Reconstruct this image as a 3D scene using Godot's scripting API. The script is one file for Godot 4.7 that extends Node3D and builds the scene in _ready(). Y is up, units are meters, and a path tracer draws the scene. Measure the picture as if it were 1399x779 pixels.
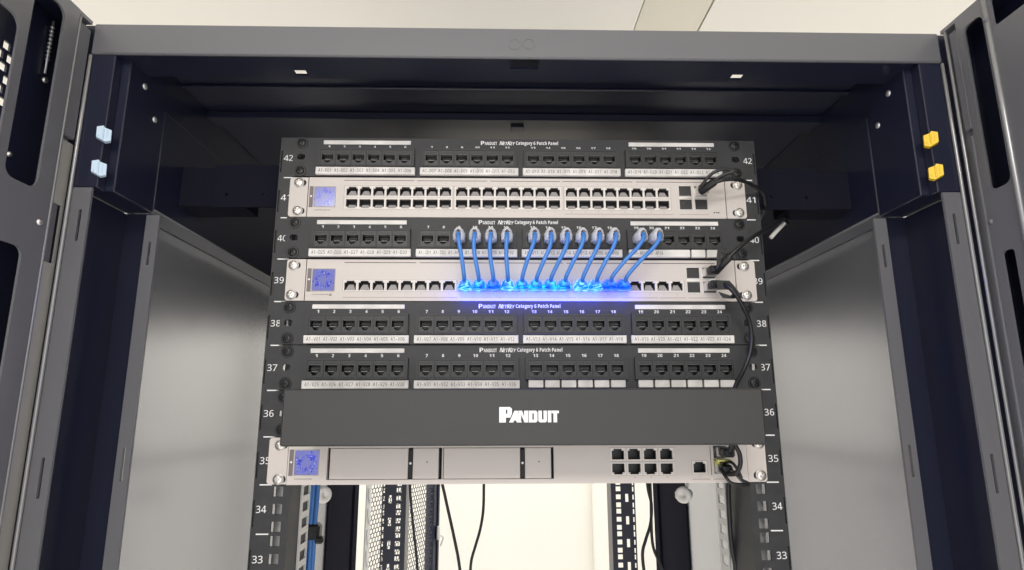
extends Node3D
# The upper part of an open network cabinet, looked up into from the front. Lengths inside the builders are millimetres;
# y = 0 is the line between rack units 42 and 41, z = 0 the front face of the mounting rails.

const MM := 0.001
const U := 44.45
var M := {}
var used := {}
var rng := RandomNumberGenerator.new()
var bold: SystemFont
var sans: SystemFont
var mono: SystemFont

# ------------------------------------------------------------------ mesh helpers
func V(x: float, y: float, z: float) -> Vector3:
	return Vector3(x, y, z) * MM

func nb(smooth := false) -> SurfaceTool:
	var st := SurfaceTool.new()
	st.begin(Mesh.PRIMITIVE_TRIANGLES)
	st.set_smooth_group(0 if smooth else -1)
	return st

func tri(st: SurfaceTool, a: Vector3, b: Vector3, c: Vector3, out: Vector3) -> void:
	if (b - a).cross(c - a).dot(out) < 0.0:
		var t := b
		b = c
		c = t
	st.add_vertex(a * MM)
	st.add_vertex(c * MM)
	st.add_vertex(b * MM)

func quad(st: SurfaceTool, a: Vector3, b: Vector3, c: Vector3, d: Vector3, out: Vector3) -> void:
	tri(st, a, b, c, out)
	tri(st, a, c, d, out)

func box(st: SurfaceTool, x0: float, x1: float, y0: float, y1: float, z0: float, z1: float, bev := 0.0, xf := Transform3D()) -> void:
	var c := Vector3((x0 + x1) / 2, (y0 + y1) / 2, (z0 + z1) / 2)
	var h := Vector3(absf(x1 - x0) / 2, absf(y1 - y0) / 2, absf(z1 - z0) / 2)
	var b: float = minf(bev, minf(h.x, minf(h.y, h.z)) * 0.8)
	var f := func(sx: float, sy: float, sz: float, k: int) -> Vector3:
		var v := Vector3(sx * h.x, sy * h.y, sz * h.z)
		for i in 3:
			if i != k:
				v[i] -= signf(v[i]) * b
		return xf * (c + v)
	var o := xf * c
	for k in 3:
		for s in [-1.0, 1.0]:
			var p := []
			for e in [[-1, -1], [1, -1], [1, 1], [-1, 1]]:
				var sg := [0.0, 0.0, 0.0]
				sg[k] = s
				sg[(k + 1) % 3] = float(e[0])
				sg[(k + 2) % 3] = float(e[1])
				p.append(f.call(sg[0], sg[1], sg[2], k))
			quad(st, p[0], p[1], p[2], p[3], (p[0] + p[2]) / 2 - o)
	if b <= 0.0:
		return
	for k in 3:
		var i := (k + 1) % 3
		var j := (k + 2) % 3
		for si in [-1.0, 1.0]:
			for sj in [-1.0, 1.0]:
				var lo := [0.0, 0.0, 0.0]
				lo[i] = si
				lo[j] = sj
				lo[k] = -1.0
				var hi := lo.duplicate()
				hi[k] = 1.0
				var a: Vector3 = f.call(lo[0], lo[1], lo[2], i)
				var b2: Vector3 = f.call(hi[0], hi[1], hi[2], i)
				var c2: Vector3 = f.call(hi[0], hi[1], hi[2], j)
				var d2: Vector3 = f.call(lo[0], lo[1], lo[2], j)
				quad(st, a, b2, c2, d2, (a + c2) / 2 - o)
	for sx in [-1.0, 1.0]:
		for sy in [-1.0, 1.0]:
			for sz in [-1.0, 1.0]:
				var a: Vector3 = f.call(sx, sy, sz, 0)
				tri(st, a, f.call(sx, sy, sz, 1), f.call(sx, sy, sz, 2), a - o)

# A sheet from z0 to z1 with holes [x0, x1, y0, y1, corner radius].
func plate(st: SurfaceTool, x0: float, x1: float, y0: float, y1: float, z0: float, z1: float, holes: Array, xf := Transform3D()) -> void:
	var xs := [x0, x1]
	var ys := [y0, y1]
	for h in holes:
		for k in 2:
			if h[k] > x0 and h[k] < x1: xs.append(h[k])
			if h[k + 2] > y0 and h[k + 2] < y1: ys.append(h[k + 2])
	xs.sort()
	ys.sort()
	var ux := [xs[0]]
	for v in xs:
		if v - ux[-1] > 0.001: ux.append(v)
	var uy := [ys[0]]
	for v in ys:
		if v - uy[-1] > 0.001: uy.append(v)
	var nx := ux.size() - 1
	var ny := uy.size() - 1
	var solid := PackedByteArray()
	solid.resize(nx * ny)
	solid.fill(1)
	for h in holes:
		for i in nx:
			var mx: float = (ux[i] + ux[i + 1]) / 2
			if mx < h[0] or mx > h[1]: continue
			for j in ny:
				var my: float = (uy[j] + uy[j + 1]) / 2
				if my > h[2] and my < h[3]:
					solid[i * ny + j] = 0
	var n := xf.basis
	for i in nx:
		var j := 0
		while j < ny:
			if solid[i * ny + j] == 0:
				j += 1
				continue
			var j1 := j
			while j1 < ny and solid[i * ny + j1] == 1:
				j1 += 1
			var a: float = ux[i]
			var b: float = ux[i + 1]
			var c: float = uy[j]
			var d: float = uy[j1]
			quad(st, xf * Vector3(a, c, z1), xf * Vector3(b, c, z1), xf * Vector3(b, d, z1), xf * Vector3(a, d, z1), n * Vector3(0, 0, 1))
			quad(st, xf * Vector3(a, c, z0), xf * Vector3(b, c, z0), xf * Vector3(b, d, z0), xf * Vector3(a, d, z0), n * Vector3(0, 0, -1))
			quad(st, xf * Vector3(a, c, z0), xf * Vector3(b, c, z0), xf * Vector3(b, c, z1), xf * Vector3(a, c, z1), n * Vector3(0, -1, 0))
			quad(st, xf * Vector3(a, d, z0), xf * Vector3(b, d, z0), xf * Vector3(b, d, z1), xf * Vector3(a, d, z1), n * Vector3(0, 1, 0))
			j = j1
	for i in nx + 1:
		for j in ny:
			var l: bool = i > 0 and solid[(i - 1) * ny + j] == 1
			var r: bool = i < nx and solid[i * ny + j] == 1
			if l != r:
				var x: float = ux[i]
				quad(st, xf * Vector3(x, uy[j], z0), xf * Vector3(x, uy[j + 1], z0), xf * Vector3(x, uy[j + 1], z1), xf * Vector3(x, uy[j], z1), n * Vector3(1 if l else -1, 0, 0))
	for h in holes:
		if h.size() > 4:
			for e in [[0, 2, 1, 1], [1, 2, -1, 1], [0, 3, 1, -1], [1, 3, -1, -1]]:
				corner(st, h[e[0]], h[e[1]], e[2], e[3], h[4], z0, z1, xf)

func corner(st: SurfaceTool, cx: float, cy: float, sx: float, sy: float, r: float, z0: float, z1: float, xf: Transform3D) -> void:
	var o := Vector2(cx + sx * r, cy + sy * r)
	var n := 6
	for i in n:
		var a0 := PI / 2 * i / n
		var a1 := PI / 2 * (i + 1) / n
		var p := o + Vector2(-sx * cos(a0), -sy * sin(a0)) * r
		var q := o + Vector2(-sx * cos(a1), -sy * sin(a1)) * r
		for z in [z0, z1]:
			tri(st, xf * Vector3(cx, cy, z), xf * Vector3(p.x, p.y, z), xf * Vector3(q.x, q.y, z), xf.basis * Vector3(0, 0, 1 if z == z1 else -1))
		quad(st, xf * Vector3(p.x, p.y, z0), xf * Vector3(q.x, q.y, z0), xf * Vector3(q.x, q.y, z1), xf * Vector3(p.x, p.y, z1), xf.basis * Vector3(o.x - p.x, o.y - p.y, 0))

func prism(st: SurfaceTool, pts: Array, z0: float, z1: float, xf := Transform3D()) -> void:
	var poly := PackedVector2Array()
	for p in pts:
		poly.append(Vector2(p[0], p[1]))
	if Geometry2D.is_polygon_clockwise(poly):
		poly.reverse()
	var idx := Geometry2D.triangulate_polygon(poly)
	for i in range(0, idx.size(), 3):
		for z in [z0, z1]:
			var t := []
			for k in 3:
				var p := poly[idx[i + k]]
				t.append(xf * Vector3(p.x, p.y, z))
			tri(st, t[0], t[1], t[2], xf.basis * Vector3(0, 0, 1 if z == z1 else -1))
	for i in poly.size():
		var p := poly[i]
		var q := poly[(i + 1) % poly.size()]
		var e := q - p
		quad(st, xf * Vector3(p.x, p.y, z0), xf * Vector3(q.x, q.y, z0), xf * Vector3(q.x, q.y, z1), xf * Vector3(p.x, p.y, z1), xf.basis * Vector3(e.y, -e.x, 0))

func tube(st: SurfaceTool, path: Array, r: float, sides := 10, flat := 1.0) -> void:
	var n := path.size()
	var side := Vector3.ZERO
	var rings := []
	for i in n:
		var t: Vector3 = ((path[mini(i + 1, n - 1)] as Vector3) - (path[maxi(i - 1, 0)] as Vector3)).normalized()
		if i == 0:
			side = t.cross(Vector3(0, 0, 1) if absf(t.z) < 0.8 else Vector3(1, 0, 0)).normalized()
		else:
			side = (side - t * side.dot(t)).normalized()
		var up := t.cross(side)
		var ring := []
		for k in sides:
			var a := TAU * k / sides
			ring.append((path[i] as Vector3) + (side * cos(a) + up * sin(a) * flat) * r)
		rings.append(ring)
	for i in n - 1:
		for k in sides:
			var k2 := (k + 1) % sides
			var out: Vector3 = (rings[i][k] + rings[i][k2]) / 2 - path[i]
			quad(st, rings[i][k], rings[i][k2], rings[i + 1][k2], rings[i + 1][k], out)
	for e in [0, n - 1]:
		var out: Vector3 = path[e] - path[1 if e == 0 else n - 2]
		for k in range(1, sides - 1):
			tri(st, rings[e][0], rings[e][k], rings[e][k + 1], out)

func smooth_path(pts: Array, per := 6) -> Array:
	var c := Curve3D.new()
	for i in pts.size():
		var a: Vector3 = pts[maxi(i - 1, 0)]
		var b: Vector3 = pts[mini(i + 1, pts.size() - 1)]
		var t := (b - a) / 6.0
		c.add_point(pts[i], -t, t)
	var out := []
	for i in pts.size() - 1:
		for k in per:
			out.append(c.sample(i, float(k) / per))
	out.append(pts[-1])
	return out

# A turned shape round the z axis; prof = [[radius, z], ...].
func lathe(st: SurfaceTool, prof: Array, sides := 20, xf := Transform3D()) -> void:
	for i in prof.size() - 1:
		for k in sides:
			var a := TAU * k / sides
			var b := TAU * (k + 1) / sides
			var r0: float = prof[i][0]
			var r1: float = prof[i + 1][0]
			var z0: float = prof[i][1]
			var z1: float = prof[i + 1][1]
			var m := (a + b) / 2
			var out := xf.basis * Vector3(cos(m) * (z0 - z1), sin(m) * (z0 - z1), r1 - r0) * -1.0
			var p := xf * Vector3(cos(a) * r0, sin(a) * r0, z0)
			var q := xf * Vector3(cos(b) * r0, sin(b) * r0, z0)
			var s := xf * Vector3(cos(b) * r1, sin(b) * r1, z1)
			var t := xf * Vector3(cos(a) * r1, sin(a) * r1, z1)
			if r0 > 0.001: tri(st, p, q, s, out)
			if r1 > 0.001: tri(st, p, s, t, out)

func done(st: SurfaceTool) -> ArrayMesh:
	st.generate_normals()
	return st.commit()

func joined(parts: Array) -> ArrayMesh:   # [[SurfaceTool, material], ...] as the surfaces of one mesh
	var m := ArrayMesh.new()
	for p in parts:
		p[0].generate_normals()
		p[0].commit(m)
		m.surface_set_material(m.get_surface_count() - 1, p[1])
	return m

# ------------------------------------------------------------------ scene helpers
func numbered(called: String) -> String:
	used[called] = used.get(called, -1) + 1
	return called if used[called] == 0 else "%s_%03d" % [called, used[called]]

func tag(o: Node3D, label: String, category: String, group := "") -> Node3D:
	o.set_meta("label", label)
	o.set_meta("category", category)
	if group: o.set_meta("group", group)
	return o

func thing(called: String, label: String, category: String, at := Vector3.ZERO, group := "") -> Node3D:
	var o := Node3D.new()
	o.name = numbered(called)
	add_child(o)
	o.position = at
	return tag(o, label, category, group)

func part(called: String, mesh, m: Material, parent: Node, at := Vector3.ZERO) -> MeshInstance3D:
	var o := MeshInstance3D.new()
	o.mesh = done(mesh) if mesh is SurfaceTool else mesh
	if m: o.material_override = m
	o.name = numbered(called) if parent == self else called
	parent.add_child(o, true)
	o.position = at
	return o

func structure(called: String, mesh, m: Material) -> MeshInstance3D:
	var o := part(called, mesh, m, self)
	o.set_meta("kind", "structure")
	return o

func text_into(st: SurfaceTool, s: String, font: Font, cx: float, y: float, z: float, cap: float, width := 0.0, skew := 0.0) -> void:
	var t := TextMesh.new()
	t.text = s
	t.font = font
	t.font_size = 32
	t.depth = 0.02
	t.curve_step = 3.0
	t.pixel_size = cap / (32.0 * 0.714)
	t.horizontal_alignment = HORIZONTAL_ALIGNMENT_LEFT
	t.vertical_alignment = VERTICAL_ALIGNMENT_BOTTOM
	var b := t.get_aabb()
	var k := width / b.size.x if width > 0.0 else 1.0
	var xf := Transform3D(Basis(Vector3(k, 0, 0), Vector3(skew, 1, 0), Vector3(0, 0, 5)), Vector3(cx - (b.position.x + b.size.x / 2) * k, y - b.position.y, z))
	xf = Transform3D(Basis.from_scale(Vector3.ONE * MM), Vector3.ZERO) * xf
	st.append_from(t, 0, xf)

func printed(called: String, st: SurfaceTool, m: Material, parent: Node) -> MeshInstance3D:
	return part(called, st.commit(), m, parent)

func nt() -> SurfaceTool:
	var st := SurfaceTool.new()
	st.begin(Mesh.PRIMITIVE_TRIANGLES)
	return st

# ------------------------------------------------------------------ materials
func noise(freq: float, seed_: int, lo := 0.0, hi := 1.0, kind := FastNoiseLite.TYPE_SIMPLEX, size := 256) -> NoiseTexture2D:
	var n := FastNoiseLite.new()
	n.noise_type = kind
	n.frequency = freq
	n.seed = seed_
	n.fractal_octaves = 3
	var t := NoiseTexture2D.new()
	t.width = size
	t.height = size
	t.seamless = true
	t.noise = n
	var g := Gradient.new()
	g.set_color(0, Color(lo, lo, lo))
	g.set_color(1, Color(hi, hi, hi))
	t.color_ramp = g
	return t

func mat(called: String, c: Color, rough: float, metal := 0.0, spec := 0.5) -> StandardMaterial3D:
	var m := StandardMaterial3D.new()
	m.resource_name = called
	m.albedo_color = c.linear_to_srgb()
	m.roughness = rough
	m.metallic = metal
	m.metallic_specular = spec
	M[called] = m
	return m

func grained(m: StandardMaterial3D, scale: float, bump: float, bump_tex: Texture2D, tone_tex: Texture2D = null, rough_tex: Texture2D = null) -> void:
	m.uv1_triplanar = true
	m.uv1_world_triplanar = true
	m.uv1_scale = Vector3.ONE * scale
	if bump > 0.0:
		m.heightmap_enabled = true
		m.heightmap_texture = bump_tex
		m.heightmap_scale = bump
	if tone_tex: m.albedo_texture = tone_tex
	if rough_tex: m.roughness_texture = rough_tex

func materials() -> void:
	var orange := noise(0.09, 3, 0.2, 0.8)
	var fine := noise(0.16, 5, 0.0, 1.0)
	var blotch := noise(0.012, 8, 0.86, 1.0)
	var wavy := noise(0.01, 21, 0.0, 1.0)
	var smear := noise(0.02, 11, 0.75, 1.0)
	grained(mat("frame_paint", Color(0.135, 0.135, 0.146), 0.32), 60.0, 0.0035, fine)
	grained(mat("panel_paint", Color(0.46, 0.47, 0.51), 0.27, 0.72, 0.6), 2.2, 0.02, wavy)
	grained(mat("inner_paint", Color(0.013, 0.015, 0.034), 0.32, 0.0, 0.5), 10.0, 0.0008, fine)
	grained(mat("rail_paint", Color(0.03, 0.03, 0.033), 0.5), 16.0, 0.003, orange, blotch)
	grained(mat("black_plastic", Color(0.03, 0.03, 0.033), 0.55), 30.0, 0.002, fine)
	mat("edge_paint", Color(0.3, 0.3, 0.31), 0.25, 0.4)
	mat("matte_black", Color(0.012, 0.012, 0.02), 0.95, 0.0, 0.15)
	mat("jack_black", Color(0.022, 0.022, 0.023), 0.42)
	mat("cavity_black", Color(0.008, 0.008, 0.009), 0.6)
	grained(mat("cover_black", Color(0.04, 0.04, 0.041), 0.6), 60.0, 0.002, fine)
	grained(mat("cream_metal", Color(0.615, 0.562, 0.527), 0.45), 6.0, 0.0005, fine)
	mat("port_shell", Color(0.1, 0.095, 0.095), 0.5, 0.3)
	mat("port_ramp", Color(0.36, 0.34, 0.34), 0.5)
	mat("groove", Color(0.10, 0.08, 0.075), 0.7)
	mat("port_white", Color(0.78, 0.74, 0.7), 0.5)
	mat("grey_paint", Color(0.34, 0.335, 0.31), 0.55)
	mat("shade_line", Color(0.42, 0.37, 0.34), 0.6)
	mat("bar_taupe", Color(0.17, 0.15, 0.145), 0.5)
	grained(mat("label_white", Color(0.84, 0.81, 0.785), 0.6), 9.0, 0.0, fine, blotch)
	mat("print_white", Color(0.85, 0.85, 0.85), 0.7)
	mat("print_grey", Color(0.09, 0.08, 0.075), 0.8)
	mat("print_faint", Color(0.35, 0.31, 0.29), 0.8)
	mat("steel", Color(0.72, 0.69, 0.65), 0.28, 0.9)
	mat("zinc", Color(0.62, 0.62, 0.62), 0.42, 0.75)
	mat("black_screw", Color(0.02, 0.02, 0.021), 0.33, 0.3)
	mat("contact", Color(0.2, 0.2, 0.2), 0.45, 0.3)
	mat("cable_black", Color(0.013, 0.013, 0.014), 0.42)
	mat("cable_blue", Color(0.06, 0.225, 0.66), 0.38)
	mat("bundle_blue", Color(0.06, 0.19, 0.5), 0.45)
	mat("clip_yellow", Color(0.85, 0.55, 0.01), 0.45)
	mat("latch_lime", Color(0.72, 0.7, 0.22), 0.4)
	mat("clip_white", Color(0.55, 0.7, 0.85), 0.45)
	mat("knob_white", Color(0.84, 0.82, 0.78), 0.5)
	grained(mat("wall_paint", Color(0.8, 0.775, 0.71), 0.85), 3.0, 0.004, fine)
	grained(mat("ceiling_tile", Color(0.78, 0.755, 0.69), 0.85), 3.0, 0.004, fine)
	mat("ceiling_strip", Color(0.68, 0.645, 0.545), 0.85)
	mat("floor_tile", Color(0.84, 0.82, 0.8), 0.5)
	mat("white_sheet", Color(0.75, 0.75, 0.74), 0.5)
	var boot: StandardMaterial3D = mat("clear_boot", Color(0.95, 0.96, 1.0), 0.35)
	boot.transparency = BaseMaterial3D.TRANSPARENCY_ALPHA
	boot.albedo_color.a = 0.66
	var lamp: StandardMaterial3D = mat("ceiling_lamp", Color(0.9, 0.9, 0.86), 0.6)
	lamp.emission_enabled = true
	lamp.emission = Color(1, 0.97, 0.9)
	lamp.emission_energy_multiplier = 1.5
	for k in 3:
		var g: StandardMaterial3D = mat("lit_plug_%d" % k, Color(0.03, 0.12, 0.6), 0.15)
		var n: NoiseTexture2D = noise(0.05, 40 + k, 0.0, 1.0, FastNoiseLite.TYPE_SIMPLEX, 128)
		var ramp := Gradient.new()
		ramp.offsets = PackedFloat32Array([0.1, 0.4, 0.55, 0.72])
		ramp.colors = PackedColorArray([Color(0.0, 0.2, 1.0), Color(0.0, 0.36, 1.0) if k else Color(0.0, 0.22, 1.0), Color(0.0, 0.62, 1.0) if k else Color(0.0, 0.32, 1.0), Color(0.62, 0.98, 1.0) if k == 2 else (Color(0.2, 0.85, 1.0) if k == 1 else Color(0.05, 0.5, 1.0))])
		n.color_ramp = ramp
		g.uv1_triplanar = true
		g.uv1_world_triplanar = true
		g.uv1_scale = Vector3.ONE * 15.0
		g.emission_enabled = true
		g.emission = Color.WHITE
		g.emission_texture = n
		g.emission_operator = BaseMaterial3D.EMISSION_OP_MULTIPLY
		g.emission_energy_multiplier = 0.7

func screen_material(seed_: int) -> StandardMaterial3D:
	var r := RandomNumberGenerator.new()
	r.seed = seed_
	var im := Image.create(96, 96, false, Image.FORMAT_RGB8)
	im.fill(Color(0.5, 0.52, 0.84))
	for i in 150:
		var a := r.randf() * TAU
		var hot := sin(a * 3.0 + seed_) > -0.1
		var d := 30.0 + r.randfn(0.0, 6.5)
		var c := Color(0.06, 0.1, 0.92) if hot else Color(0.36, 0.4, 0.93)
		if r.randf() < 0.1: c = Color(0.7, 0.78, 1.0)
		var s := 3 + r.randi() % 3
		im.fill_rect(Rect2i(int(48 + cos(a) * d * 1.08) - s / 2, int(48 + sin(a) * d) - s / 2, s, s), c)
	var t := ImageTexture.create_from_image(im)
	var m := StandardMaterial3D.new()
	m.resource_name = "screen_print"
	m.albedo_color = Color(0.02, 0.02, 0.03)
	m.roughness = 0.15
	m.emission_enabled = true
	m.emission = Color.WHITE
	m.emission_texture = t
	m.emission_operator = BaseMaterial3D.EMISSION_OP_MULTIPLY
	m.emission_energy_multiplier = 0.52
	return m

# ------------------------------------------------------------------ light and camera
func _ready() -> void:
	rng.seed = 77
	var cam := Camera3D.new()
	cam.name = "camera"
	cam.position = V(-22.585, -240.104, 605.282)
	cam.rotation_order = EULER_ORDER_YXZ
	cam.rotation_degrees = Vector3(11.6116, -1.2991, -0.1407)
	cam.fov = 50.81
	cam.near = 0.02
	cam.far = 40.0
	add_child(cam)
	cam.current = true
	var we := WorldEnvironment.new()
	we.name = "environment"
	var env := Environment.new()
	env.background_mode = Environment.BG_COLOR
	env.background_color = Color(0.985, 0.985, 1.0).linear_to_srgb()
	env.background_energy_multiplier = 1.3
	env.tonemap_mode = Environment.TONE_MAPPER_LINEAR
	env.tonemap_exposure = 1.36
	env.sdfgi_enabled = true
	env.ssao_enabled = true
	env.ssil_enabled = true
	we.environment = env
	add_child(we)
	for font in [["Droid Sans", 700], ["Droid Sans", 400], ["Droid Sans Mono", 400]]:
		var f := SystemFont.new()
		f.font_names = PackedStringArray([font[0]])
		f.font_weight = font[1]
		if bold == null: bold = f
		elif sans == null: sans = f
		else: mono = f
	materials()
	room()
	lamps()
	make_shared()
	cabinet()
	patch_panels()
	switch_48()
	switch_24()
	gateway()
	cable_manager()
	blue_patch_cables()
	black_cables()
	loose_things()

func lamps() -> void:
	# ceiling lamps of the aisle in front of the cabinet and of the aisle behind it
	for a in [[-300.0, 2300.0, 3.8, "square ceiling lamp over the aisle in front of the cabinet"], [100.0, -1480.0, 1.5, "square ceiling lamp over the aisle behind the cabinet"]]:
		var t := thing("ceiling_lamp", a[3], "ceiling lamp", V(a[0], 690, a[1]), "square ceiling lamps")
		var fr := nb()
		plate(fr, -620, 620, -320, 320, 0, 9, [[-600, 600, -300, 300]], Transform3D(Basis(Vector3(1, 0, 0), Vector3(0, 0, 1), Vector3(0, 1, 0)), Vector3.ZERO))
		part("frame", fr, M.white_sheet, t)
		var di := nb()
		box(di, -600, 600, 2, 6, -300, 300)
		part("lamp_diffuser", di, M.ceiling_lamp, t)
		var l := AreaLight3D.new()
		l.name = "lamp_light"
		l.area_size = Vector2(1.2, 0.6)
		l.light_energy = a[2]
		l.light_color = Color(1.0, 0.985, 0.965)
		l.area_range = 8.0
		l.shadow_enabled = true
		l.rotation_degrees = Vector3(-90, 0, 0)
		l.position = V(0, -4, 0)
		t.add_child(l)

func room() -> void:
	var c := nb()
	box(c, -4000, 318, 700, 730, -1950, 4000)
	structure("ceiling", c, M.ceiling_tile)
	var s := nb()
	box(s, 321, 482, 702, 730, -1950, 4000)
	part("ceiling_panel", s, M.ceiling_strip, get_node("ceiling"))
	s = nb()
	box(s, 486, 4000, 700, 730, -1950, 4000)
	part("ceiling_panel", s, M.ceiling_tile, get_node("ceiling"))
	s = nb()
	box(s, -4000, 4000, 732, 760, -1950, 4000)
	part("ceiling_backing", s, M.groove, get_node("ceiling"))
	var w := nb()
	box(w, -4000, 4000, -1960, 760, -2000, -1950)
	structure("wall", w, M.wall_paint)
	w = nb()
	box(w, 357, 900, -1960, 699, -1949.9, -1905, 3.0)
	part("wall_pilaster", w, M.wall_paint, get_node("wall"))
	var f := nb()
	box(f, -4000, 4000, -1990, -1960, -1950, 4000)
	structure("floor", f, M.floor_tile)

# ------------------------------------------------------------------ the cabinet
func turn_x(sx: float) -> Transform3D:   # local (x = depth z, y = height, z = outward sideways) for a wall at x = 0
	return Transform3D(Basis(Vector3(0, 0, 1), Vector3(0, 1, 0), Vector3(sx, 0, 0)), Vector3.ZERO)

func flat_y(y: float) -> Transform3D:    # local (x, y = depth z, z = height)
	return Transform3D(Basis(Vector3(1, 0, 0), Vector3(0, 0, 1), Vector3(0, 1, 0)), Vector3(0, y, 0))

func cabinet() -> void:
	var t := thing("server_cabinet", "black steel server cabinet with both perforated front doors swung wide open", "server cabinet", V(0, -1960, 0))
	var at := V(0, 1960, 0)
	var s := nb()
	# front top beam with its lip, the notch for the lock and two light holes
	box(s, -400, 400, 82, 113, 93, 97, 1.2)
	part("top_beam", s, M.frame_paint, t, at)
	s = nb()
	plate(s, -399, 399, 57, 93, 0, 2, [[-12, 15.5, 77, 93.5], [-223, -211, 62, 71], [208, 220, 62, 71]], flat_y(82.4))
	part("beam_lip", s, M.inner_paint, t, at)
	s = nb()
	for p in [[-8.0, 96.5], [5.5, 97.0]]:
		lathe(s, [[6.3, 0.02], [6.2, 0.35], [4.6, 0.35], [4.4, 0.05]], 20, Transform3D(Basis(), Vector3(p[0], p[1], 97)))
	part("weld_mark", s, M.frame_paint, t, at)
	# roof
	s = nb()
	plate(s, -398, 398, -1060, 92, 0, 2.5, [[-248, -219, 12, 36], [219, 248, 12, 36]], flat_y(110))
	part("roof_panel", s, M.inner_paint, t, at)
	s = nb()
	box(s, -372, 372, 106.5, 109.8, -9, -4, 0.8)
	part("roof_rib", s, M.inner_paint, t, at)
	s = nb()
	box(s, -372, 372, 101, 109.8, -92, -64, 1.0)
	box(s, -8, 8, 98.5, 100.9, -92, -78, 0.5)
	part("roof_channel", s, M.inner_paint, t, at)
	s = nb()
	box(s, -370, 370, -25, 109.5, -1058, -1020, 2)
	part("rear_beam", s, M.inner_paint, t, at)
	for sx in [-1.0, 1.0]:
		side(t, at, sx)
		rail(t, at, sx)
		rear_rail(t, at, sx)
		front_door(t, at, sx)
	rear_door(t, at)

func side(t: Node3D, at: Vector3, sx: float) -> void:
	var s := nb()
	var f := func(st, x0, x1, y0, y1, z0, z1, b = 0.0): box(st, sx * x0, sx * x1, y0, y1, z0, z1, b)
	# front post: front flange with slots, rolled outer edge, dark channel, rear flange with slots
	var mir := Transform3D(Basis(Vector3(sx, 0, 0), Vector3(0, 1, 0), Vector3(0, 0, 1)), Vector3.ZERO)
	plate(s, 382, 398.6, -1000, -48, 92.5, 95, [[388, 390.6, -97, -68, 1.2], [388, 390.6, -310, -278, 1.2]], mir)
	var post := part("front_post", s, M.frame_paint, t, at)
	s = nb(true)
	tube(s, [Vector3(sx * 399.6, -1000, 96.5), Vector3(sx * 399.6, 20, 96.5), Vector3(sx * 399.6, 80.5, 96.5)], 1.6, 10)
	part("rolled_edge", s, M.edge_paint, post)
	s = nb()
	f.call(s, 398.7, 412, -1000, 113, 90, 93.5)
	f.call(s, 397, 399, -1000, -48, 18, 92)
	f.call(s, 371, 397, -1000, -48, 18, 20)
	part("channel", s, M.inner_paint, post)
	s = nb()
	plate(s, 358, 370.8, -1000, -52, 27, 30, [[363, 365.6, -103, -79, 1.2], [363, 365.6, -304, -274, 1.2]], mir)
	f.call(s, 369, 370.8, -1000, -52, 21, 26.8)
	part("rear_flange", s, M.frame_paint, post)
	# the boxed head of the post under the roof beam
	s = nb()
	f.call(s, 378, 399, -47.5, 82, 84.2, 95, 0.8)
	f.call(s, 370, 399, -47.5, 109, 22, 84, 0.9)
	part("post_head", s, M.inner_paint, post)
	# side beam from front to back
	s = nb()
	f.call(s, 370, 397, -44, 63.6, -1000, 21.5, 1.0)
	f.call(s, 371.5, 397, 64, 109.8, -1000, 21.5, 0.6)
	part("side_beam", s, M.inner_paint, t, at)
	s = nb(true)
	tube(s, [Vector3(sx * 369.6, -44, 21), Vector3(sx * 369.6, -44, -400), Vector3(sx * 369.6, -44, -1000)], 1.3, 8)
	part("beam_edge", s, M.frame_paint, t, at)
	for p in [[-60.0, 22.0], [-105.0, 0.0], [38.0, 46.0], [60.0, 70.0]]:
		s = nb(true)
		lathe(s, [[3.2, 0.0], [3.0, 0.9], [1.6, 1.7], [0.0, 1.9]], 14, Transform3D(Basis(Vector3(0, 0, 1), Vector3(0, 1, 0), Vector3(-sx, 0, 0)), Vector3(sx * 370, p[1], p[0])))
		part("rivet", s, M.zinc, t, at)
	# mounting bracket that ties the rail to the side beam
	s = nb()
	plate(s, 252, 332, -26, 22, -22, -19.5, [[316, 319.5, -14, -10.5, 1.5], [276, 279.5, -14, -10.5, 1.5]], mir)
	f.call(s, 300, 369.5, -24, 20, -62, -22.2)
	part("rail_bracket", s, M.matte_black, t, at)
	# side panel
	s = nb()
	f.call(s, 398, 400, -1000, 109.9, -1058, 17.5)
	part("side_panel", s, M.panel_paint, t, at)
	# rear post
	s = nb()
	f.call(s, 388, 397.6, -1000, 109, -1058, -1012, 1.5)
	f.call(s, 394, 397.6, -1000, 109, -1011.8, -790, 0.5)
	part("rear_post", s, M.matte_black, t, at)
	# horizontal support between the front and rear rails
	s = nb()
	f.call(s, 262, 268, -318, -310, -705, -64, 1.0)
	part("depth_bar", s, M.inner_paint, t, at)

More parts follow.
